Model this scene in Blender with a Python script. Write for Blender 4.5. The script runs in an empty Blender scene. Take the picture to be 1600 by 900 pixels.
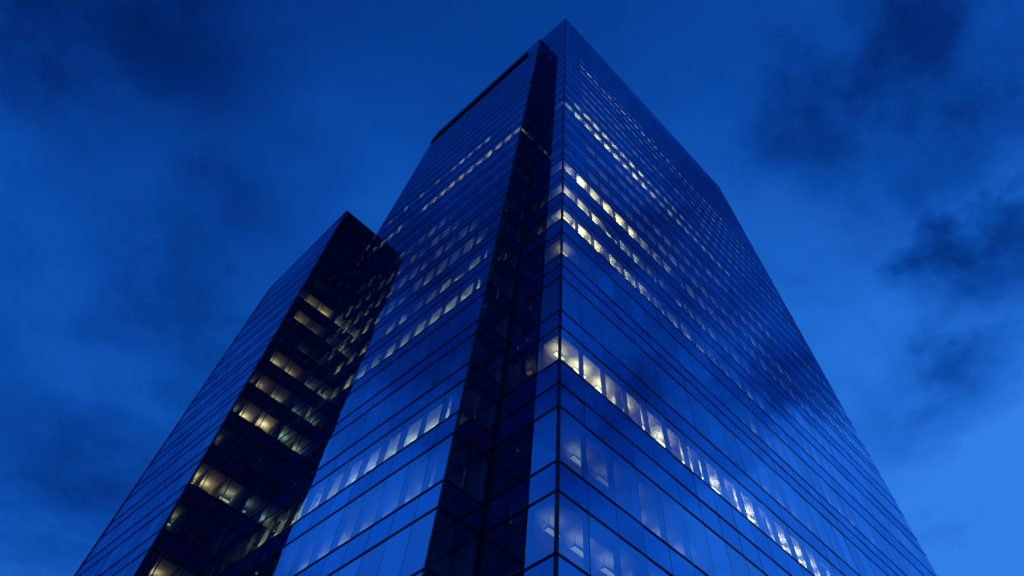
import bpy, math, random
from mathutils import Vector, Matrix

random.seed(7)
scn = bpy.context.scene
COL = scn.collection

# ------------------------------------------------------------------ camera
# The plan is laid out in "grid units" with the camera at the origin: x runs along the street face,
# y along the side face, z is height above the eye.  One grid unit is S metres, the eye is EYE high.
S, EYE = 1.2, 1.6
RIGHT = Vector((0.66488497, -0.74693123, 0.00466007))
DOWN = Vector((0.70271315, 0.62338462, -0.34290793))
FWD = Vector((0.25322362, 0.23126902, 0.93935746))
cam_d = bpy.data.cameras.new('camera')
cam = bpy.data.objects.new('camera', cam_d)
COL.objects.link(cam)
m = Matrix((RIGHT, -DOWN, -FWD)).transposed().to_4x4()
m.translation = (0, 0, EYE)
cam.matrix_world = m
cam_d.sensor_width = 36.0
cam_d.lens = 36.0 * 775.54 / 1600
cam_d.shift_x = -82.545 / 1600
cam_d.shift_y = -298.446 / 1600
cam_d.clip_start = 0.1
cam_d.clip_end = 6000
scn.camera = cam

# ------------------------------------------------------------------ world: dusk sky with torn cloud
SUN_EL, SUN_AZ = 1.5, 8.0            # degrees; azimuth measured from +x towards +y
world = bpy.data.worlds.new('World')
scn.world = world
world.use_nodes = True
wt = world.node_tree
for n in list(wt.nodes):
    wt.nodes.remove(n)


def node(t, kind, **kw):
    n = t.nodes.new(kind)
    for k, v in kw.items():
        setattr(n, k, v)
    return n


def mth(t, op, a, b=None, c=None, clamp=False):
    n = node(t, 'ShaderNodeMath', operation=op, use_clamp=clamp)
    for i, v in enumerate((a, b, c)):
        if v is None:
            continue
        if isinstance(v, (int, float)):
            n.inputs[i].default_value = v
        else:
            t.links.new(v, n.inputs[i])
    return n.outputs[0]


def vmth(t, op, a, b=None, out=0):
    n = node(t, 'ShaderNodeVectorMath', operation=op)
    for i, v in enumerate((a, b)):
        if v is None:
            continue
        if isinstance(v, (tuple, list)):
            n.inputs[i].default_value = v
        else:
            t.links.new(v, n.inputs[i])
    return n.outputs[out]


def ramp(t, fac, stops):
    n = node(t, 'ShaderNodeValToRGB')
    cr = n.color_ramp
    while len(cr.elements) < len(stops):
        cr.elements.new(0.5)
    for e, (p, c) in zip(cr.elements, stops):
        e.position = p
        e.color = (*c, 1) if len(c) == 3 else c
    t.links.new(fac, n.inputs[0])
    return n.outputs[0]


out = node(wt, 'ShaderNodeOutputWorld')
bg = node(wt, 'ShaderNodeBackground')
wt.links.new(bg.outputs[0], out.inputs[0])
tc = node(wt, 'ShaderNodeTexCoord')
direc = tc.outputs['Generated']
sky = node(wt, 'ShaderNodeTexSky', sky_type='NISHITA')
sky.sun_disc = False
sky.sun_elevation = math.radians(SUN_EL)
sky.sun_rotation = math.radians(90 - SUN_AZ)
sky.air_density = 1.0
sky.dust_density = 0.3
sky.ozone_density = 4.0
bw = node(wt, 'ShaderNodeRGBToBW')
wt.links.new(sky.outputs[0], bw.inputs[0])
sep = node(wt, 'ShaderNodeSeparateXYZ')
wt.links.new(direc, sep.inputs[0])
# cloud deck: direction projected on a flat layer
dz = mth(wt, 'MAXIMUM', sep.outputs[2], 0.10)
qx = mth(wt, 'DIVIDE', sep.outputs[0], dz)
qy = mth(wt, 'DIVIDE', sep.outputs[1], dz)
cq = node(wt, 'ShaderNodeCombineXYZ')
wt.links.new(qx, cq.inputs[0])
wt.links.new(qy, cq.inputs[1])
Q = cq.outputs[0]
n1 = node(wt, 'ShaderNodeTexNoise')
n1.inputs['Scale'].default_value = 1.15
n1.inputs['Detail'].default_value = 7
n1.inputs['Roughness'].default_value = 0.55
n1.inputs['Distortion'].default_value = 0.35
wt.links.new(vmth(wt, 'ADD', Q, (3.1, 7.4, 0)), n1.inputs['Vector'])
n2 = node(wt, 'ShaderNodeTexNoise')
n2.inputs['Scale'].default_value = 3.4
n2.inputs['Detail'].default_value = 10
n2.inputs['Roughness'].default_value = 0.6
wt.links.new(vmth(wt, 'ADD', Q, (11.3, 2.2, 0)), n2.inputs['Vector'])
warp = vmth(wt, 'SUBTRACT', n2.outputs['Color'], (0.5, 0.5, 0.5))
Qw = vmth(wt, 'ADD', Q, vmth(wt, 'MULTIPLY', warp, (0.5, 0.5, 0)))
# larger cloud banks of the evening: centre, radius, weight on the cloud layer
BANKS = [(0.76, -0.32, 0.38, 0.75), (1.24, -0.30, 0.25, 0.85), (1.60, -0.08, 0.25, 0.60), (0.62, -0.62, 0.30, 0.3),
         (-0.56, 0.76, 0.46, 0.90), (0.10, 1.36, 0.38, 0.48), (-0.08, 1.02, 0.32, 0.48), (0.28, 2.3, 0.5, 0.35), (1.0, -0.95, 0.42, 0.95), (1.45, -0.70, 0.12, 0.45), (1.1, -0.68, 0.15, 0.5)]
bank = None
for (bx, by, br, bwgt) in BANKS:
    dist = vmth(wt, 'LENGTH', vmth(wt, 'SUBTRACT', Qw, (bx, by, 0)), out=1)
    g = node(wt, 'ShaderNodeMapRange', interpolation_type='SMOOTHSTEP')
    g.inputs[1].default_value = br * 1.35
    g.inputs[2].default_value = br * 0.25
    g.inputs[3].default_value = 0
    g.inputs[4].default_value = bwgt
    wt.links.new(dist, g.inputs[0])
    bank = g.outputs[0] if bank is None else mth(wt, 'MAXIMUM', bank, g.outputs[0])
soft = node(wt, 'ShaderNodeMapRange', interpolation_type='SMOOTHSTEP')
soft.inputs[1].default_value = 0.40
soft.inputs[2].default_value = 0.72
wt.links.new(n1.outputs['Fac'], soft.inputs[0])
torn = node(wt, 'ShaderNodeMapRange', interpolation_type='SMOOTHSTEP')
torn.inputs[1].default_value = 0.36
torn.inputs[2].default_value = 0.66
wt.links.new(n2.outputs['Fac'], torn.inputs[0])
cl = mth(wt, 'ADD', mth(wt, 'MULTIPLY', soft.outputs[0], 0.46),
         mth(wt, 'MULTIPLY', bank, mth(wt, 'ADD', mth(wt, 'MULTIPLY', torn.outputs[0], 0.62), 0.50)))
# bright breaks in the overcast; first two unseen, added to light up the glass
brk = None
for (bx, by, br, gain) in ((-1.0, 1.62, 0.55, 1.7), (2.0, -0.55, 0.58, 1.5), (0.15, 0.68, 0.25, 1.13)):
    dist = vmth(wt, 'LENGTH', vmth(wt, 'SUBTRACT', Qw, (bx, by, 0)), out=1)
    g = node(wt, 'ShaderNodeMapRange', interpolation_type='SMOOTHSTEP')
    g.inputs[1].default_value, g.inputs[2].default_value = br * 1.4, br * 0.2
    g.inputs[3].default_value, g.inputs[4].default_value = 1.0, gain
    wt.links.new(dist, g.inputs[0])
    brk = g.outputs[0] if brk is None else mth(wt, 'MULTIPLY', brk, g.outputs[0])
cl = mth(wt, 'MULTIPLY', cl, mth(wt, 'SUBTRACT', 1.0, mth(wt, 'MULTIPLY', mth(wt, 'SUBTRACT', brk, 1.0), 1.5), clamp=True))
cl = mth(wt, 'MINIMUM', cl, 1.0)
lum = mth(wt, 'MULTIPLY', mth(wt, 'POWER', mth(wt, 'MULTIPLY', bw.outputs[0], 3.0), 0.42), 0.59)
lum = mth(wt, 'MULTIPLY', lum, mth(wt, 'SUBTRACT', 1.0, mth(wt, 'MULTIPLY', cl, 0.74)))
# the afterglow: brighter towards where the sun went down
glow = node(wt, 'ShaderNodeMapRange')
glow.inputs[1].default_value, glow.inputs[2].default_value = -0.4, 0.9
glow.inputs[3].default_value, glow.inputs[4].default_value = 0.80, 1.40
wt.links.new(vmth(wt, 'DOT_PRODUCT', direc, (math.cos(math.radians(SUN_AZ)), math.sin(math.radians(SUN_AZ)), 0), out=1), glow.inputs[0])
lum = mth(wt, 'MULTIPLY', lum, glow.outputs[0])
lum = mth(wt, 'MULTIPLY', lum, brk)
zen = node(wt, 'ShaderNodeMapRange')
zen.inputs[1].default_value, zen.inputs[2].default_value = 0.70, 0.99
zen.inputs[3].default_value, zen.inputs[4].default_value = 1.05, 0.84
wt.links.new(sep.outputs[2], zen.inputs[0])
lum = mth(wt, 'MULTIPLY', lum, zen.outputs[0])
lum = mth(wt, 'MINIMUM', lum, 1.0)
SKYRAMP = [(0.0, (0.0, 0.008, 0.07)), (0.2, (0.001, 0.024, 0.18)), (0.45, (0.003, 0.066, 0.38)),
           (0.75, (0.014, 0.145, 0.64)), (1.0, (0.03, 0.21, 0.80))]
skycol = ramp(wt, lum, SKYRAMP)
wt.links.new(skycol, bg.inputs[0])
bg.inputs[1].default_value = 1.0

# the sun has set: only a trace of directionless afterglow is left of it
sd = bpy.data.lights.new('sun', 'SUN')
sd.energy = 0.02
sd.angle = math.radians(20)
sd.color = (0.6, 0.75, 1.0)
so = bpy.data.objects.new('sun', sd)
so.location = (60, 0, 200)
dv = -Vector((math.cos(math.radians(SUN_AZ)), math.sin(math.radians(SUN_AZ)), math.tan(math.radians(8))))
so.rotation_euler = dv.to_track_quat('-Z', 'Y').to_euler()
COL.objects.link(so)

scn.view_settings.view_transform = 'Standard'
scn.view_settings.look = 'None'
scn.view_settings.gamma = 1.0
scn.view_settings.use_curve_mapping = False
scn.view_settings.exposure = 0.0
scn.cycles.use_denoising = True
scn.cycles.use_adaptive_sampling = False
scn.cycles.max_bounces = 10
scn.cycles.transparent_max_bounces = 16
scn.cycles.glossy_bounces = 5
scn.cycles.diffuse_bounces = 3
scn.cycles.sample_clamp_indirect = 2.0


# ------------------------------------------------------------------ materials
def new_mat(name):
    mt = bpy.data.materials.new(name)
    mt.use_nodes = True
    t = mt.node_tree
    for n in list(t.nodes):
        t.nodes.remove(n)
    return mt, t, node(t, 'ShaderNodeOutputMaterial')


def wavy(t, strength, scale=0.5):
    """slow roller wave of heat-strengthened glass"""
    geo = node(t, 'ShaderNodeNewGeometry')
    nz = node(t, 'ShaderNodeTexNoise')
    nz.inputs['Scale'].default_value = scale
    nz.inputs['Detail'].default_value = 2
    t.links.new(geo.outputs['Position'], nz.inputs['Vector'])
    b = node(t, 'ShaderNodeBump')
    b.inputs['Strength'].default_value = strength
    b.inputs['Distance'].default_value = 0.1
    t.links.new(nz.outputs['Fac'], b.inputs['Height'])
    return b.outputs[0]


def pane_value(t, lo, hi):
    """small pane-to-pane difference of the coating, carried by the mesh"""
    at = node(t, 'ShaderNodeAttribute', attribute_name='tone')
    mr = node(t, 'ShaderNodeMapRange')
    mr.inputs[3].default_value = lo
    mr.inputs[4].default_value = hi
    t.links.new(at.outputs['Fac'], mr.inputs[0])
    return mr.outputs[0]


def glass_mat(name, r0, gain, tint, behind, see_through, rough=0.012, wave=0.06):
    mt, t, o = new_mat(name)
    nrm = wavy(t, wave)
    fr = node(t, 'ShaderNodeFresnel')
    fr.inputs['IOR'].default_value = 1.5
    fac = mth(t, 'ADD', mth(t, 'MULTIPLY', fr.outputs[0], gain), r0)
    fac = mth(t, 'MULTIPLY', fac, pane_value(t, 0.86, 1.10), clamp=True)
    gl = node(t, 'ShaderNodeBsdfGlossy')
    gl.inputs['Color'].default_value = (*tint, 1)
    gl.inputs['Roughness'].default_value = rough
    t.links.new(nrm, gl.inputs['Normal'])
    if see_through:
        bk = node(t, 'ShaderNodeBsdfTransparent')
    else:
        bk = node(t, 'ShaderNodeBsdfDiffuse')
    bk.inputs['Color'].default_value = (*behind, 1)
    mx = node(t, 'ShaderNodeMixShader')
    t.links.new(fac, mx.inputs[0])
    t.links.new(bk.outputs[0], mx.inputs[1])
    t.links.new(gl.outputs[0], mx.inputs[2])
    t.links.new(mx.outputs[0], o.inputs[0])
    return mt


def solid_mat(name, col, rough=0.6, spec=0.3, metal=0.0, noise=0.25, scale=3.0):
    mt, t, o = new_mat(name)
    p = node(t, 'ShaderNodeBsdfPrincipled')
    nz = node(t, 'ShaderNodeTexNoise')
    nz.inputs['Scale'].default_value = scale
    nz.inputs['Detail'].default_value = 5
    geo = node(t, 'ShaderNodeNewGeometry')
    t.links.new(geo.outputs['Position'], nz.inputs['Vector'])
    c = ramp(t, nz.outputs['Fac'], [(0.3, tuple(v * (1 - noise) for v in col)), (0.7, tuple(min(1, v * (1 + noise)) for v in col))])
    t.links.new(c, p.inputs['Base Color'])
    p.inputs['Roughness'].default_value = rough
    p.inputs['Specular IOR Level'].default_value = spec
    p.inputs['Metallic'].default_value = metal
    t.links.new(p.outputs[0], o.inputs[0])
    return mt


def lamp_mat(name, col, strength):
    mt, t, o = new_mat(name)
    e = node(t, 'ShaderNodeEmission')
    e.inputs[0].default_value = (*col, 1)
    e.inputs[1].default_value = strength
    t.links.new(e.outputs[0], o.inputs[0])
    mt.cycles.emission_sampling = 'FRONT'
    return mt


M = {}
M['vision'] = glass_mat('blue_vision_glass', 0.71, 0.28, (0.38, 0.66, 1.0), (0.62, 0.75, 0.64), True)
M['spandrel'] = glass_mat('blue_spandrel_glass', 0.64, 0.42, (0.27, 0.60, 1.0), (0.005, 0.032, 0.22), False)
M['vision_dark'] = glass_mat('shaded_vision_glass', 0.05, 0.70, (0.40, 0.66, 1.0), (0.68, 0.70, 0.64), True)  # blue glass copy; dimness of double reflections put into its low reflectivity
M['spandrel_dark'] = glass_mat('shaded_spandrel_glass', 0.05, 0.70, (0.40, 0.66, 1.0), (0.002, 0.004, 0.012), False)  # spandrel copy, same shade put into reflectivity and near-black body
M['frame'] = solid_mat('dark_anodised_frame', (0.012, 0.015, 0.022), 0.45, 0.4)
M['slab'] = solid_mat('dark_slab_edge', (0.03, 0.03, 0.035), 0.8)
M['ceiling'] = solid_mat('white_ceiling_tile', (0.74, 0.74, 0.69), 0.9, 0.1, noise=0.06)
M['carpet'] = solid_mat('grey_carpet', (0.27, 0.27, 0.25), 0.95, 0.1, noise=0.15)
M['core'] = solid_mat('plaster_core_wall', (0.42, 0.42, 0.39), 0.9, 0.1, noise=0.1)
M['darkwall'] = solid_mat('dark_plant_wall', (0.02, 0.022, 0.028), 0.8)
M['louver'] = solid_mat('black_louvre', (0.006, 0.007, 0.009), 0.7)
M['coping'] = solid_mat('dark_metal_coping', (0.02, 0.03, 0.05), 0.4, 0.5)
mt, t, o = new_mat('blind_fabric')
d1 = node(t, 'ShaderNodeBsdfDiffuse')
d2 = node(t, 'ShaderNodeBsdfTranslucent')
wv = node(t, 'ShaderNodeTexNoise')
wv.inputs['Scale'].default_value = 9
cc = ramp(t, wv.outputs['Fac'], [(0.3, (0.50, 0.49, 0.46)), (0.7, (0.60, 0.59, 0.56))])
t.links.new(cc, d1.inputs[0])
t.links.new(cc, d2.inputs[0])
mx = node(t, 'ShaderNodeMixShader')
mx.inputs[0].default_value = 0.4
t.links.new(d1.outputs[0], mx.inputs[1])
t.links.new(d2.outputs[0], mx.inputs[2])
t.links.new(mx.outputs[0], o.inputs[0])
M['blind'] = mt
M['paving'] = solid_mat('granite_paving', (0.16, 0.16, 0.17), 0.7, 0.3, scale=0.8)
WARM = (1.0, 0.84, 0.46)
PALE = (0.86, 1.0, 0.74)
COOL = (0.72, 0.85, 1.0)
LAMP = {}


def lamp(col, strength):
    k = (col, strength)
    if k not in LAMP:
        LAMP[k] = (lamp_mat('lamp_diffuser', col, strength * 1.05), lamp_mat('lamp_uplight', col, strength * 4.2))
    return LAMP[k]


# ------------------------------------------------------------------ mesh helpers
def W(p):
    return (p[0] * S, p[1] * S, p[2] * S + EYE)


class MB:
    def __init__(self):
        self.v, self.f, self.mi, self.tone = [], [], [], []

    def hexa(self, c8, skip=(), mi=0, tone=0.5):
        """c8: bottom ring 0-3, top ring 4-7 (grid units)"""
        b = len(self.v)
        self.v += [W(p) for p in c8]
        faces = [(3, 2, 1, 0), (4, 5, 6, 7), (0, 1, 5, 4), (1, 2, 6, 5), (2, 3, 7, 6), (3, 0, 4, 7)]
        a = [Vector(c8[k]) for k in (0, 1, 3, 4)]
        if (a[1] - a[0]).cross(a[2] - a[0]).dot(a[3] - a[0]) < 0:      # keep every normal outward
            faces = [tuple(reversed(q)) for q in faces]
        for i, q in enumerate(faces):
            if i in skip:
                continue
            self.f.append([b + k for k in q])
            self.mi.append(mi)
            self.tone.append(tone)

    def box(self, x0, x1, y0, y1, z0, z1, mi=0):
        self.hexa([(x0, y0, z0), (x1, y0, z0), (x1, y1, z0), (x0, y1, z0),
                   (x0, y0, z1), (x1, y0, z1), (x1, y1, z1), (x0, y1, z1)], mi=mi)

    def build(self, name, mats, parent=None):
        me = bpy.data.meshes.new(name)
        me.from_pydata(self.v, [], self.f)
        mats = mats if isinstance(mats, (list, tuple)) else [mats]
        for mm in mats:
            me.materials.append(mm)
        if len(mats) > 1:
            me.polygons.foreach_set('material_index', self.mi)
        at = me.attributes.new('tone', 'FLOAT', 'FACE')
        at.data.foreach_set('value', self.tone)
        me.update()
        ob = bpy.data.objects.new(name, me)
        COL.objects.link(ob)
        if parent is not None:
            ob.parent = parent
            ob.matrix_parent_inverse = parent.matrix_basis.inverted()
        return ob


def project(p):
    w = Vector(W(p)) - Vector((0, 0, EYE))
    d = w.dot(FWD)
    if d <= 0.1:
        return None
    return (882.545 + 775.54 * w.dot(RIGHT) / d, 151.554 + 775.54 * w.dot(DOWN) / d)


def quad_area(pts):
    pr = [project(p) for p in pts]
    if any(q is None for q in pr):
        return 0.0
    cx = sum(q[0] for q in pr) / 4
    cy = sum(q[1] for q in pr) / 4
    if not (-10 < cx < 1610 and -10 < cy < 910):
        return 0.0
    a = 0
    for i in range(4):
        x0, y0 = pr[i]
        x1, y1 = pr[(i + 1) % 4]
        a += x0 * y1 - x1 * y0
    return abs(a) / 2


class Facade:
    """A glazed wall: P(u, z) on its outer plane, n outward (horizontal)."""

    def __init__(self, origin, du, n, lean=(0, 0)):
        self.o, self.du, self.n, self.lean = origin, du, n, lean

    def P(self, u, z, d=0.0):
        return (self.o[0] + self.du[0] * u + self.lean[0] * z + self.n[0] * d,
                self.o[1] + self.du[1] * u + self.lean[1] * z + self.n[1] * d, z)

    def block(self, u0, u1, z0, z1, d0, d1, z1b=None, z0b=None):
        """d0 outer, d1 inner offset along n; z1b / z0b: heights at the u1 end"""
        z1b = z1 if z1b is None else z1b
        z0b = z0 if z0b is None else z0b
        return [self.P(u0, z0, d0), self.P(u1, z0b, d0), self.P(u1, z0b, d1), self.P(u0, z0, d1),
                self.P(u0, z1, d0), self.P(u1, z1b, d0), self.P(u1, z1b, d1), self.P(u0, z1, d1)]


CELLS = {}          # thing name -> {'vision': [...], 'spandrel': [...]}


def glaze(thing, fc, us, rows, top=None, skip=None, mull=0.02, fin=0.33, mull_obj=True, tilt=0.007, glass=''):
    """rows: list of (z0, z1, kind).  top: function u -> z that trims the last row"""
    store = CELLS.setdefault(thing.name, {'vision': [], 'spandrel': []})
    zt = rows[-1][1]
    for i in range(len(us) - 1):
        u0, u1 = us[i] + mull / 2, us[i + 1] - mull / 2
        for r, (z0, z1, kind) in enumerate(rows):
            if skip and skip((u0 + u1) / 2, (z0 + z1) / 2):
                continue
            za, zb = z1 - 0.03, z1 - 0.03
            if r == len(rows) - 1 and top:
                za, zb = top(u0), top(u1)
            g = [random.uniform(-tilt, tilt) for _ in range(3)]
            du, dzz = (u1 - u0), (z1 - z0)
            c8 = fc.block(u0, u1, z0 + 0.03, za, 0.0, -0.03, zb)
            # a hair of individual tilt, so each pane mirrors a slightly different piece of sky
            offs = [g[0] + 0, g[1], 0, 0, g[2], g[1] + g[2] - g[0], 0, 0]
            for k in (0, 1, 4, 5):
                p = c8[k]
                c8[k] = (p[0] + fc.n[0] * offs[k], p[1] + fc.n[1] * offs[k], p[2])
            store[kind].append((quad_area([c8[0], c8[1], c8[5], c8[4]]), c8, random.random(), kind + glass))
    # transoms
    u_end, u_start = us[-1], us[0]
    for r, (z0, z1, kind) in enumerate(rows):
        ua, ub = u_start, u_end
        if skip:
            while ub > ua + 0.5 and skip(ub, z0):
                ub -= 0.25
            if skip(ua + 0.2, z0):
                continue
        b = MB()
        b.hexa(fc.block(ua, ub, z0 - 0.034, z0 + 0.034, 0.035, -0.10))
        b.build('transom', M['frame'], thing)
    if mull_obj:
        for u in us[1:-1]:
            zlow = rows[0][0]
            if skip:
                while skip(u, zlow) and zlow < zt:
                    zlow += 0.5
            b = MB()
            b.hexa(fc.block(u - mull / 2, u + mull / 2, zlow, (top(u) if top else zt) - 0.02, 0.004, -fin))
            b.build('mullion', M['frame'], thing)


LIMIT = 290


def flush(thing):
    """the panes that show largest become parts of their own, the rest one part"""
    for kind, nm in (('vision', 'glass_pane'), ('spandrel', 'spandrel_panel')):
        cells = sorted(CELLS[thing.name][kind], key=lambda c: -c[0])
        for a, c8, tone, mk in cells[:LIMIT]:
            b = MB()
            b.hexa(c8, skip=(4,), tone=tone)
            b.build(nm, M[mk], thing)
        rest = cells[LIMIT:]
        if rest:
            b = MB()
            for a, c8, tone, mk in rest:
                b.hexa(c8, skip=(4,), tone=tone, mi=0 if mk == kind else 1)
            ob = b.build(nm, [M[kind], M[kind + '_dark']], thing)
            ob['kind'] = 'stuff'


def empty(name, loc, label, cat):
    o = bpy.data.objects.new(name, None)
    o.location = loc
    o['label'] = label
    o['category'] = cat
    COL.objects.link(o)
    return o


# ------------------------------------------------------------------ ground
GZ = -EYE / S
g = MB()
N = 3000
g.hexa([(-N, -N, GZ - 0.5), (N, -N, GZ - 0.5), (N, N, GZ - 0.5), (-N, N, GZ - 0.5),
        (-N, -N, GZ), (N, -N, GZ), (N, N, GZ), (-N, N, GZ)])
gr = g.build('ground', M['paving'])
gr['kind'] = 'structure'

# ------------------------------------------------------------------ main tower
CX, CY = 16.19, 14.90            # sharp corner nearest the street
X1 = 13.62                       # front of the projecting side block
YN = 19.16                       # inner corner of the notch
XR = 78.3                        # far end of the street face
YL = 47.9                        # far end of the side block
D = 22.0

# storeys of the corner block (height above the eye, in units of D): sill and head of each window band
bandR = [(0.225, 0.325), (0.370, 0.470), (0.518, 0.615), (0.669, 0.784), (0.904, 1.007), (1.065, 1.198), (1.301, 1.420),
         (1.498, 1.606), (1.676, 1.788)]
zb = 1.862
while zb + 0.152 < 5.06:
    bandR.append((zb, zb + 0.098))
    zb += 0.1515
bandR = [(a * D, b * D) for a, b in bandR]
extraR = [0.841 * D, 1.252 * D]


def rows_from(bands, z_base, z_top, extra=()):
    rows = []
    z = z_base
    for a, b in bands:
        cuts = [z] + [e for e in extra if z + 0.1 < e < a - 0.1] + [a]
        for i in range(len(cuts) - 1):
            rows.append((cuts[i], cuts[i + 1], 'spandrel'))
        rows.append((a, b, 'vision'))
        z = b
    rows.append((z, z_top, 'spandrel'))
    return rows


rowsR = rows_from(bandR, GZ, 112.0, extraR)
bandL = [(0.233, 0.328), (0.375, 0.470), (0.517, 0.611), (0.659, 0.754), (0.804, 0.886), (0.934, 1.028), (1.073, 1.174)]
zb = 1.219
while zb + 0.10 < 4.16:
    bandL.append((zb, zb + 0.095))
    zb += 0.142
bandL = [(a * D, b * D) for a, b in bandL]
rowsL = rows_from(bandL, GZ, 95.0)

tower = empty('office_tower', W((CX, CY, GZ)), 'tall blue glass office tower with a sharp corner and rows of warm lit windows', 'tower')

FR = Facade((CX, CY), (1, 0), (0, -1))
FS = Facade((CX, CY), (0, 1), (-1, 0))
FN = Facade((X1, YN), (1, 0), (0, -1))
FL = Facade((X1, YN), (0, 1), (-1, 0))
nR = 32
usR = [i * (XR - CX) / nR for i in range(nR + 1)]
topR = lambda u: 111.9 + 4.2 * u / (XR - CX)
usS = [0, 1.67, 2.95, YN - CY]
usN = [0, 1.28, CX - X1]
nL = 18
usL = [i * (YL - YN) / nL for i in range(nL + 1)]
topL = lambda u: 95.9 - 3.0 * u / (YL - YN)

# the second tower leans; its end wall meets the side block along y = T2Y + T2K z
T2Y, T2K, T2TOP = 38.0, 0.171, 58.6


def behind_t2(u, z):
    return z < T2TOP - 0.8 and YN + u > T2Y + T2K * z + 0.9


glaze(tower, FR, usR, rowsR, topR)
glaze(tower, FS, usS, rowsR, lambda u: 111.9, tilt=0.001)
rowsT = [r for r in rowsR if r[0] > 96.2]
glaze(tower, FS, [YN - CY, YN - CY + 1.6, YN - CY + 3.2, YN - CY + 4.8], rowsT, lambda u: 111.9)
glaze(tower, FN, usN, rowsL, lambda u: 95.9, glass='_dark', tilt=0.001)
# black louvred plant storey under the side block's roof edge, its opening left out of the glazing
LV0, LV1, LVU = 90.6, 93.6, 22.2 - YN


def left_skip(u, z):
    return behind_t2(u, z)


glaze(tower, FL, usL, rowsL, topL, skip=left_skip, tilt=0.0025)
flush(tower)

# corner posts
for (px, py, zt) in ((CX, CY, 111.85), (X1, YN, 95.85)):
    b = MB()
    b.box(px - 0.01, px + 0.12, py - 0.01, py + 0.12, GZ, zt)
    b.build('corner_post', M['frame'], tower)
b = MB()
b.box(CX - 0.1, CX - 0.005, YN - 0.1, YN - 0.005, GZ, 95.8)
b.build('corner_post', M['frame'], tower)

# plant louvre
b = MB()
fz = lambda u, z: z - 2.6 * u / (YL - YN)
b.hexa(FL.block(LVU, usL[-1] + 0.04, LV0, LV1, 0.075, 0.045, fz(usL[-1], LV1), fz(usL[-1], LV0)))
b.build('louvre_panel', M['louver'], tower)
for i in range(9):
    z = LV0 + 0.1 + i * 0.33
    b = MB()
    b.hexa(FL.block(LVU, usL[-1] + 0.05, z, z + 0.08, 0.16, 0.078, fz(usL[-1], z + 0.08), fz(usL[-1], z)))
    b.build('louvre_slat', M['louver'], tower)

# roof copings and roofs
b = MB()
b.hexa(FR.block(-0.02, XR - CX, 111.95, 112.2, 0.06, -0.4, 116.4, 116.15))
b.build('roof_coping', M['coping'], tower)
b = MB()
b.hexa(FS.block(0.45, 30, 111.95, 112.15, 0.05, -0.4))
b.build('roof_coping', M['coping'], tower)
b = MB()
b.hexa(FL.block(-0.02, YL - YN, 95.95, 96.2, 0.06, -0.4, 93.2, 92.95))
b.build('roof_coping', M['coping'], tower)
b = MB()
b.hexa(FN.block(0.45, CX - X1, 95.95, 96.15, 0.05, -0.4))
b.build('roof_coping', M['coping'], tower)

# hidden flanks and roof deck
b = MB()
b.box(XR - 0.1, XR + 0.08, CY + 0.036, 48.2, GZ, 115.9)
b.box(CX + 1, XR - 0.31, 47.9, 48.2, GZ, 111.5)
b.box(X1 + 0.036, CX + 0.99, YL - 0.1, YL + 0.08, GZ, 92.8)
b.box(CX + 0.02, CX + 0.4, YN + 4.9, 48.1, 92.6, 111.8)
b.build('rear_wall', M['darkwall'], tower)
b = MB()
b.box(CX + 0.5, XR - 0.5, CY + 0.5, 47.8, 110.6, 111.0)
b.build('roof', M['darkwall'], tower)
b = MB()
b.box(X1 + 0.5, CX, YN + 0.5, 47.5, 92.0, 92.3)
b.build('roof', M['darkwall'], tower)

# core walls that close the rooms off
DEP = 7.0
b = MB()
b.box(CX + 5.0, XR - 0.4, CY + DEP, CY + DEP + 0.3, GZ, 110.5)
b.box(CX + 5.0, CX + 5.3, CY + DEP + 0.31, 47.8, GZ, 110.5)
b.build('core_wall', M['core'], tower)
b = MB()
b.box(X1 + 2.2, X1 + 2.45, YN + 0.3, 23.0, GZ, 92.0)
b.box(X1 + 6.0, X1 + 6.3, 23.3, YL - 0.4, GZ, 92.0)
b.box(X1 + 2.46, X1 + 6.0, 23.01, 23.29, GZ, 92.0)
b.build('core_wall', M['core'], tower)

# floor slabs with carpet on top and a white ceiling below
def slabs(thing, bands, fn_boxes, z_end, high=9):
    for k, (a, bb) in enumerate(bands):
        nxt = bands[k + 1][0] if k + 1 < len(bands) else z_end
        b = MB()
        for (x0, x1, y0, y1, cx0, cy0, cx1, cy1) in fn_boxes(0.40 if k < high else 0.08):
            b.box(x0, x1, y0, y1, bb + 0.06, nxt - 0.04, mi=0)          # slab
            b.box(cx0, cx1, cy0, cy1, bb + 0.02, bb + 0.058, mi=1)       # ceiling
            b.box(cx0, cx1, cy0, cy1, nxt - 0.038, nxt - 0.01, mi=2)     # carpet
        b.build('floor_slab', [M['slab'], M['ceiling'], M['carpet']], thing)


IN = 0.40
slabs(tower, bandR, lambda i: [(CX + i, XR - 0.4, CY + i, CY + DEP - 0.02, CX + i + 0.06, CY + i + 0.06, XR - 0.5, CY + DEP - 0.04)], 110.5)
slabs(tower, bandL, lambda i: [(X1 + i, X1 + 2.18, YN + IN, 23.29, X1 + i + 0.06, YN + IN + 0.12, X1 + 2.15, 23.29),
                               (X1 + i, X1 + 5.98, 23.30, YL - 0.5, X1 + i + 0.06, 23.30, X1 + 5.95, YL - 0.5)], 92.0)

# ---- lamps hung under the ceilings
LMESH = {}


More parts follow.
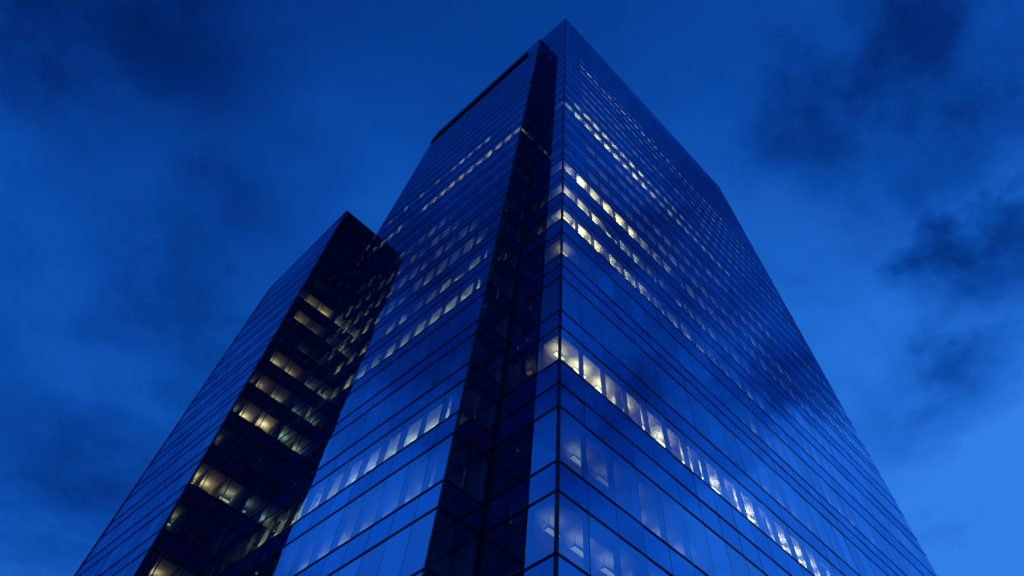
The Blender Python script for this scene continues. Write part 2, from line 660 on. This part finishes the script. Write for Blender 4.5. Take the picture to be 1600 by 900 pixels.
def hang(thing, x, y, z, length, axis, mats, wid=0.26):
    mat, up = mats
    z -= 0.2
    """linear pendant: casing, lit diffuser all round; origin at its middle"""
    key = (round(length, 2), axis, mat.name)
    if key not in LMESH:
        b = MB()
        l, w = length / 2, wid / 2
        def bx(a0, a1, c0, c1, z0, z1, mi, only=None):
            if axis == 'x':
                pts = [(a0, c0), (a1, c0), (a1, c1), (a0, c1)]
            else:
                pts = [(c0, a0), (c1, a0), (c1, a1), (c0, a1)]
            base = len(b.v)
            b.v += [(p[0] * S, p[1] * S, z0 * S) for p in pts] + [(p[0] * S, p[1] * S, z1 * S) for p in pts]
            order = [(3, 2, 1, 0), (4, 5, 6, 7), (0, 1, 5, 4), (1, 2, 6, 5), (2, 3, 7, 6), (3, 0, 4, 7)]
            if axis != 'x':
                order = [tuple(reversed(q)) for q in order]
            for qi, q in enumerate(order):
                if only is not None and qi not in only:
                    continue
                b.f.append([base + k for k in q])
                b.mi.append(mi)
                b.tone.append(0.5)
        bx(-l, l, -w, w, -0.05, 0.02, 1, only=(2, 3, 4, 5))
        bx(-l, l, -w, w, -0.05, 0.02, 0, only=(0,))
        bx(-l, l, -w, w, -0.05, 0.02, 2, only=(1,))
        bx(-l * 0.7, -l * 0.7 + 0.02, -0.01, 0.01, 0.021, 0.42, 1)
        bx(l * 0.7 - 0.02, l * 0.7, -0.01, 0.01, 0.021, 0.42, 1)
        me = bpy.data.meshes.new('ceiling_lamp')
        me.from_pydata(b.v, [], b.f)
        me.materials.append(mat)
        me.materials.append(M['frame'])
        me.materials.append(up)
        me.polygons.foreach_set('material_index', b.mi)
        me.update()
        LMESH[key] = me
    ob = bpy.data.objects.new('ceiling_lamp', LMESH[key])
    COL.objects.link(ob)
    ob.parent = thing
    ob.matrix_parent_inverse = thing.matrix_basis.inverted()
    ob.location = W((x, y, z))
    return ob


def room_wall_x(b, x, y0, y1, z0, z1):
    b.box(x, x + 0.06, y0, y1, z0, z1)


bayR = (XR - CX) / nR
# corner block: (storey index, first bay, last bay, lamp strength, colour, chance that a bay is lit)
LITR = [(2, 0, 0, 0.6, PALE, 1), (2, 1, 3, 0.6, PALE, 1), (2, 4, 8, 0.6, PALE, .9), (3, 1, 14, 0.6, PALE, 1), (4, 0, 11, 8.5, WARM, 1), (4, 12, 16, 6.0, WARM, 0.9),
        (4, 17, 22, 2.5, WARM, 0.7), (6, 0, 0, 2.0, WARM, 1), (7, 0, 0, 6.0, WARM, 1), (7, 1, 2, 16.0, WARM, 1), (7, 3, 5, 5.5, WARM, 1), (7, 6, 10, 1.6, PALE, .9), (7, 11, 16, 0.7, PALE, .7),
        (8, 0, 0, 4.0, WARM, 1), (8, 1, 2, 7.0, WARM, 1), (8, 3, 5, 3.5, PALE, 1), (8, 6, 12, 1.0, PALE, .9),
        (9, 0, 0, 3.5, WARM, 1), (9, 1, 5, 11.0, WARM, 1), (9, 6, 9, 2.2, PALE, .9), (9, 10, 14, 0.8, PALE, .7), (14, 0, 0, 2.0, PALE, 1), (14, 1, 9, 8.0, WARM, 1),
        (14, 10, 18, 2.0, PALE, .9), (15, 1, 2, 4.0, WARM, 1), (15, 3, 8, 6.0, WARM, 1), (15, 9, 16, 1.5, PALE, .8), (22, 0, 26, 1.8, COOL, .9),
        (23, 2, 14, 0.7, COOL, .5), (10, 10, 24, 0.5, PALE, .6), (12, 14, 28, 0.5, COOL, .5), (5, 16, 24, 0.4, PALE, .5)]
for (k, b0, b1, st, col, ch) in LITR:
    a, hd = bandR[k]
    reach = (hd - a) / (hd / CY)
    for i in range(b0, b1 + 1):
        if random.random() > ch:
            continue
        lev = st * random.choice((0.6, 0.85, 1.0, 1.0, 1.2))
        lev = round(lev * 4) / 4 if lev >= 1 else round(lev, 1)
        depth = max(0.30, (0.84 if k in (2, 4, 6) or (st > 3 and k < 11) else 1.10) * reach + random.uniform(-0.04, 0.04))
        if i < 4:
            depth = min(depth, 1.45)
        hang(tower, CX + (i + 0.5) * bayR + (0.15 if i else 0.35), CY + depth, hd - 0.2, 1.0 if i else 0.75, 'x', lamp(col, lev))
# long lines of dimmed lamps on the floors that are nearly empty
for k in list(range(5, 14)) + list(range(16, 22)):
    a, hd = bandR[k]
    reach = (hd - a) / (hd / CY)
    for i in range(10 if k < 10 else 2, 30, 3):
        if random.random() < 0.75:
            hang(tower, CX + (i + 1.5) * bayR, CY + max(0.32, 1.1 * reach), hd - 0.2, 5.0, 'x', lamp(COOL, random.choice((0.25, 0.35, 0.5))))
# partitions between rooms of the corner block
for k, (a, hd) in enumerate(bandR[2:17]):
    b = MB()
    b.box(CX + 0.5, CX + 5.0, CY + 1.75, CY + 1.81, a, hd + 0.01)
    for i in random.sample(range(2, 30), 7):
        room_wall_x(b, CX + i * bayR + 0.05, CY + IN + 0.14, CY + DEP - 0.05, a, hd + 0.01)
    b.build('partition_wall', M['core'], tower)

# round perimeter columns behind the street face
for i in range(3, nR, 4):
    b = MB()
    cx, cy, r = CX + i * bayR + 0.5, CY + 0.95, 0.22
    ring = [(cx + r * math.cos(t * math.pi / 5), cy + r * math.sin(t * math.pi / 5)) for t in range(10)]
    n0 = len(b.v)
    b.v += [W((p[0], p[1], GZ)) for p in ring] + [W((p[0], p[1], 110.0)) for p in ring]
    for t in range(10):
        b.f.append([n0 + t, n0 + (t + 1) % 10, n0 + 10 + (t + 1) % 10, n0 + 10 + t])
        b.mi.append(0)
        b.tone.append(0.5)
    b.build('column', M['core'], tower)

# roller blinds, drawn to different heights
bayL = (YL - YN) / nL
def blind(fc, u0, u1, z0, z1):
    b = MB()
    b.hexa(fc.block(u0 + 0.08, u1 - 0.08, z0, z1 - 0.02, -0.14, -0.155))
    b.hexa(fc.block(u0 + 0.08, u1 - 0.08, z0 - 0.05, z0 - 0.005, -0.13, -0.165))
    b.build('roller_blind', M['blind'], tower)
for k, n0, n1 in ((2, 0, 10), (3, 0, 16), (4, 1, 20), (7, 1, 12), (8, 1, 12), (9, 1, 12), (5, 0, 14)):
    a, hd = bandR[k]
    for i in range(n0, n1):
        if random.random() < {3: 0.5, 4: 0.08, 7: 0.12, 8: 0.15, 9: 0.12}.get(k, 0.34):
            f = random.choice((0.12, 0.2, 0.3, 0.45, 0.6)) if k != 3 else random.choice((0.3, 0.6, 0.95))
            blind(FR, usR[i], usR[i + 1], hd - (hd - a) * f, hd)
for k, n0, n1 in ((3, 1, 11), (4, 1, 12), (5, 1, 12), (7, 1, 14), (8, 1, 14)):
    a, hd = bandL[k]
    for i in range(n0, n1):
        if random.random() < (0.14 if k in (4, 7) else 0.35) and not behind_t2(usL[i + 1] + 0.6, a):
            f = random.choice((0.12, 0.2, 0.3, 0.45, 0.6))
            blind(FL, usL[i], usL[i + 1], hd - (hd - a) * f, hd)

for k, (a, hd) in enumerate(bandL[2:14]):
    b = MB()
    b.box(X1 + IN + 0.14, X1 + 2.14, YN + bayL - 0.03, YN + bayL + 0.03, a, hd + 0.01)
    b.build('partition_wall', M['core'], tower)
LITL = [(3, 1, 8, 1.2, PALE, .9), (4, 1, 6, 5.0, PALE, 1), (4, 7, 12, 4.0, PALE, 1), (7, 1, 7, 3.0, PALE, 1), (7, 8, 14, 2.0, PALE, .95),
        (8, 1, 12, 1.6, PALE, .9), (9, 2, 14, 1.4, PALE, .85), (10, 3, 15, 1.2, COOL, .7), (15, 0, 2, 1.8, WARM, 1), (15, 3, 14, 3.0, WARM, .9), (15, 15, 17, 1.5, COOL, 1),
        (17, 4, 16, 1.6, COOL, .8), (11, 5, 15, 1.0, COOL, .6), (12, 6, 15, 1.0, COOL, .6)]
for (k, b0, b1, st, col, ch) in LITL:
    a, hd = bandL[k]
    reach = (hd - a) / (hd / X1)
    for i in range(b0, b1 + 1):
        if random.random() > ch:
            continue
        y = YN + (i + 0.5) * bayL + (0.3 if i == 0 else 0.05)
        if y > T2Y + T2K * hd - 0.6 and hd < T2TOP:
            continue
        lev = st * random.choice((0.6, 0.85, 1.0, 1.0, 1.2))
        lev = round(lev * 4) / 4 if lev >= 1 else round(lev, 1)
        depth = max(0.30, (1.1 if k > 13 else 1.2) * reach)
        hang(tower, X1 + depth, y, hd - 0.2, 0.95, 'y', lamp(col, lev))
# a few lamps seen through the notch
for (k, st) in ((4, 0.4), (7, 0.3), (8, 0.3)):
    a, hd = bandR[k]
    hang(tower, CX + 1.1, CY + 3.4, hd - 0.2, 0.35, 'y', lamp(WARM, st))

# ------------------------------------------------------------------ second, leaning tower
slant = empty('annex_tower', W((11.6, T2Y, GZ)), 'lower leaning glass tower with a dark end wall and scattered lit rooms', 'tower')
XE0, XEK = 10.37, -0.0338
LEN2 = 13.5
F2E = Facade((XE0, T2Y), (1, 0), (0, -1), (XEK, T2K))


class EndWall(Facade):
    """width shrinks downwards because one edge is the upright side block"""

    def P(self, u, z, d=0.0):
        x0 = XE0 + XEK * z
        x = x0 + (X1 - 0.02 - x0) * u / 4.0
        return (x, T2Y + T2K * z - d, z)


F2E = EndWall((0, 0), (1, 0), (0, -1))
F2S = Facade((XE0, T2Y), (0, 1), (-1, 0), (XEK, T2K))
P2 = 2.71
band2 = []
z = 21.8 - P2 * 7
while z + 1.7 < T2TOP - 2.0:
    if z > 0.5:
        band2.append((z, z + 1.72))
    z += P2
rows2 = rows_from(band2, GZ, T2TOP - 0.8)
us2 = [0, 0.9, 2.1, 2.5, 4.0]
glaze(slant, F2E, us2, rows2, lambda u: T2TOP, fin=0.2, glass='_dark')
n2s = 24
us2s = [i * LEN2 / n2s for i in range(n2s + 1)]
top2 = lambda u: T2TOP - 5.4 * u / LEN2
side_rows = [r for r in rows2 if r[1] < T2TOP - 5.6]
side_rows[-1] = (side_rows[-1][0], T2TOP - 5.6, side_rows[-1][2])
side_rows = side_rows[:-1] + [(side_rows[-1][0], T2TOP - 5.6, 'spandrel')]
glaze(slant, F2S, us2s, side_rows, top2, fin=0.2, tilt=0.004, mull=0.055)
flush(slant)
b = MB()
zz = T2TOP
b.hexa(F2E.block(-0.02, 4.0, zz, zz + 0.2, 0.05, -0.4))
b.build('roof_coping', M['coping'], slant)
b = MB()
b.hexa(F2S.block(0.42, LEN2, zz - 0.12, zz + 0.1, 0.05, -0.4, zz - 5.3, zz - 5.5))
b.build('roof_coping', M['coping'], slant)
for u0, u1, zt in ((LEN2 - 0.02, LEN2 + 0.12, T2TOP - 5.4), (-0.02, 0.06, T2TOP)):
    b = MB()
    b.hexa(F2S.block(u0, u1, GZ, zt, 0.055, -0.12))
    b.build('corner_post', M['frame'], slant)
b = MB()
x0 = XE0 + XEK * T2TOP
b.box(x0 + 0.4, X1 - 0.06, T2Y + T2K * 52 + 1.6, T2Y + T2K * 52 + LEN2 - 0.4, 52.0, 52.3)
b.build('roof', M['darkwall'], slant)
# party wall towards the side block, rear wall and core, all following the lean
b = MB()
def lean_wall(x_off0, x_off1, y0, y1, z0, z1, rel=True):
    pts = []
    for zc in (z0, z1):
        ys = (T2Y + T2K * zc + y0, T2Y + T2K * zc + y1)
        if rel:
            xs = (XE0 + XEK * zc + x_off0, XE0 + XEK * zc + x_off1)
        else:
            xs = (x_off0, x_off1)
        pts += [(xs[0], ys[0], zc), (xs[1], ys[0], zc), (xs[1], ys[1], zc), (xs[0], ys[1], zc)]
    b.hexa(pts)
lean_wall(X1 - 0.30, X1 - 0.07, 0.4, LEN2 - 0.3, GZ, 52.0, rel=False)
b.build('party_wall', M['core'], slant)
b = MB()
lean_wall(0.036, 3.6, LEN2 - 0.06, LEN2 + 0.06, GZ, 52.9)
b.build('rear_wall', M['darkwall'], slant)
b = MB()
lean_wall(1.2, 4.2, 5.2, 5.45, GZ, 52.0)
b.build('core_wall', M['core'], slant)
b = MB()
lean_wall(8.75, X1 - 0.03, 0.75, 0.95, 49.0, 58.2, rel=False)
b.build('plant_wall', M['darkwall'], slant)
for k, (a, hd) in enumerate(band2):
    nxt = band2[k + 1][0] if k + 1 < len(band2) else hd + 1.0
    b = MB()
    ya = T2Y + T2K * nxt
    xa = XE0 + XEK * hd
    yend = ya + LEN2 - 0.5 if nxt < 52 else ya + 1.2
    b.box(xa + 0.28, X1 - 0.31, ya + 0.25, yend, hd + 0.06, nxt - 0.04, mi=0)
    b.box(xa + 0.36, X1 - 0.32, ya + 0.33, yend - 0.05, hd + 0.02, hd + 0.058, mi=1)
    b.box(xa + 0.36, X1 - 0.32, ya + 0.33, yend - 0.05, nxt - 0.038, nxt - 0.01, mi=2)
    b.build('floor_slab', [M['slab'], M['ceiling'], M['carpet']], slant)
# lit rooms of the end wall: storey counted from the band whose sill is at 21.8
base = min(range(len(band2)), key=lambda i: abs(band2[i][0] - 21.8))
LIT2 = [(7, 1.5, 5.0, WARM), (7, 3.2, 5.0, WARM), (6, 1.4, 4.0, WARM), (6, 3.2, 0.7, PALE), (7, 0.4, 0.4, COOL), (4, 1.5, 1.6, WARM), (4, 3.0, 2.0, WARM),
        (3, 1.2, 1.0, WARM), (3, 3.1, 0.8, PALE), (2, 0.5, 0.5, PALE), (2, 1.5, 2.6, WARM), (2, 3.1, 4.5, WARM), (0, 0.5, 2.2, WARM), (0, 1.5, 3.0, WARM), (0, 3.3, 0.8, PALE),
        (-1, 0.5, 0.5, PALE), (-2, 1.5, 1.8, WARM), (-2, 3.2, 0.6, PALE), (-3, 0.4, 0.5, PALE), (-4, 3.1, 1.5, WARM), (8, 1.4, 0.15, PALE), (1, 0.5, 0.2, PALE), (5, 3.2, 0.12, PALE)]
for (k, u, st, col) in LIT2:
    a, hd = band2[base + k]
    p = F2E.P(u, hd)
    hang(slant, p[0], p[1] + 0.35 + 1.6 + random.uniform(-0.2, 0.3), hd - 0.2, random.choice((0.6, 0.75, 0.9)), 'x', lamp(col, round(st * 0.68, 2)))
# rooms are divided so that dark ones stay dark beside lit ones
for k, (a, hd) in enumerate(band2):
    b = MB()
    ya = T2Y + T2K * hd
    for u in (0.9, 2.3):
        x = F2E.P(u, hd)[0]
        b.box(x - 0.03, x + 0.03, ya + 0.62, ya + 4.9, a, hd)
    b.build('partition_wall', M['core'], slant)
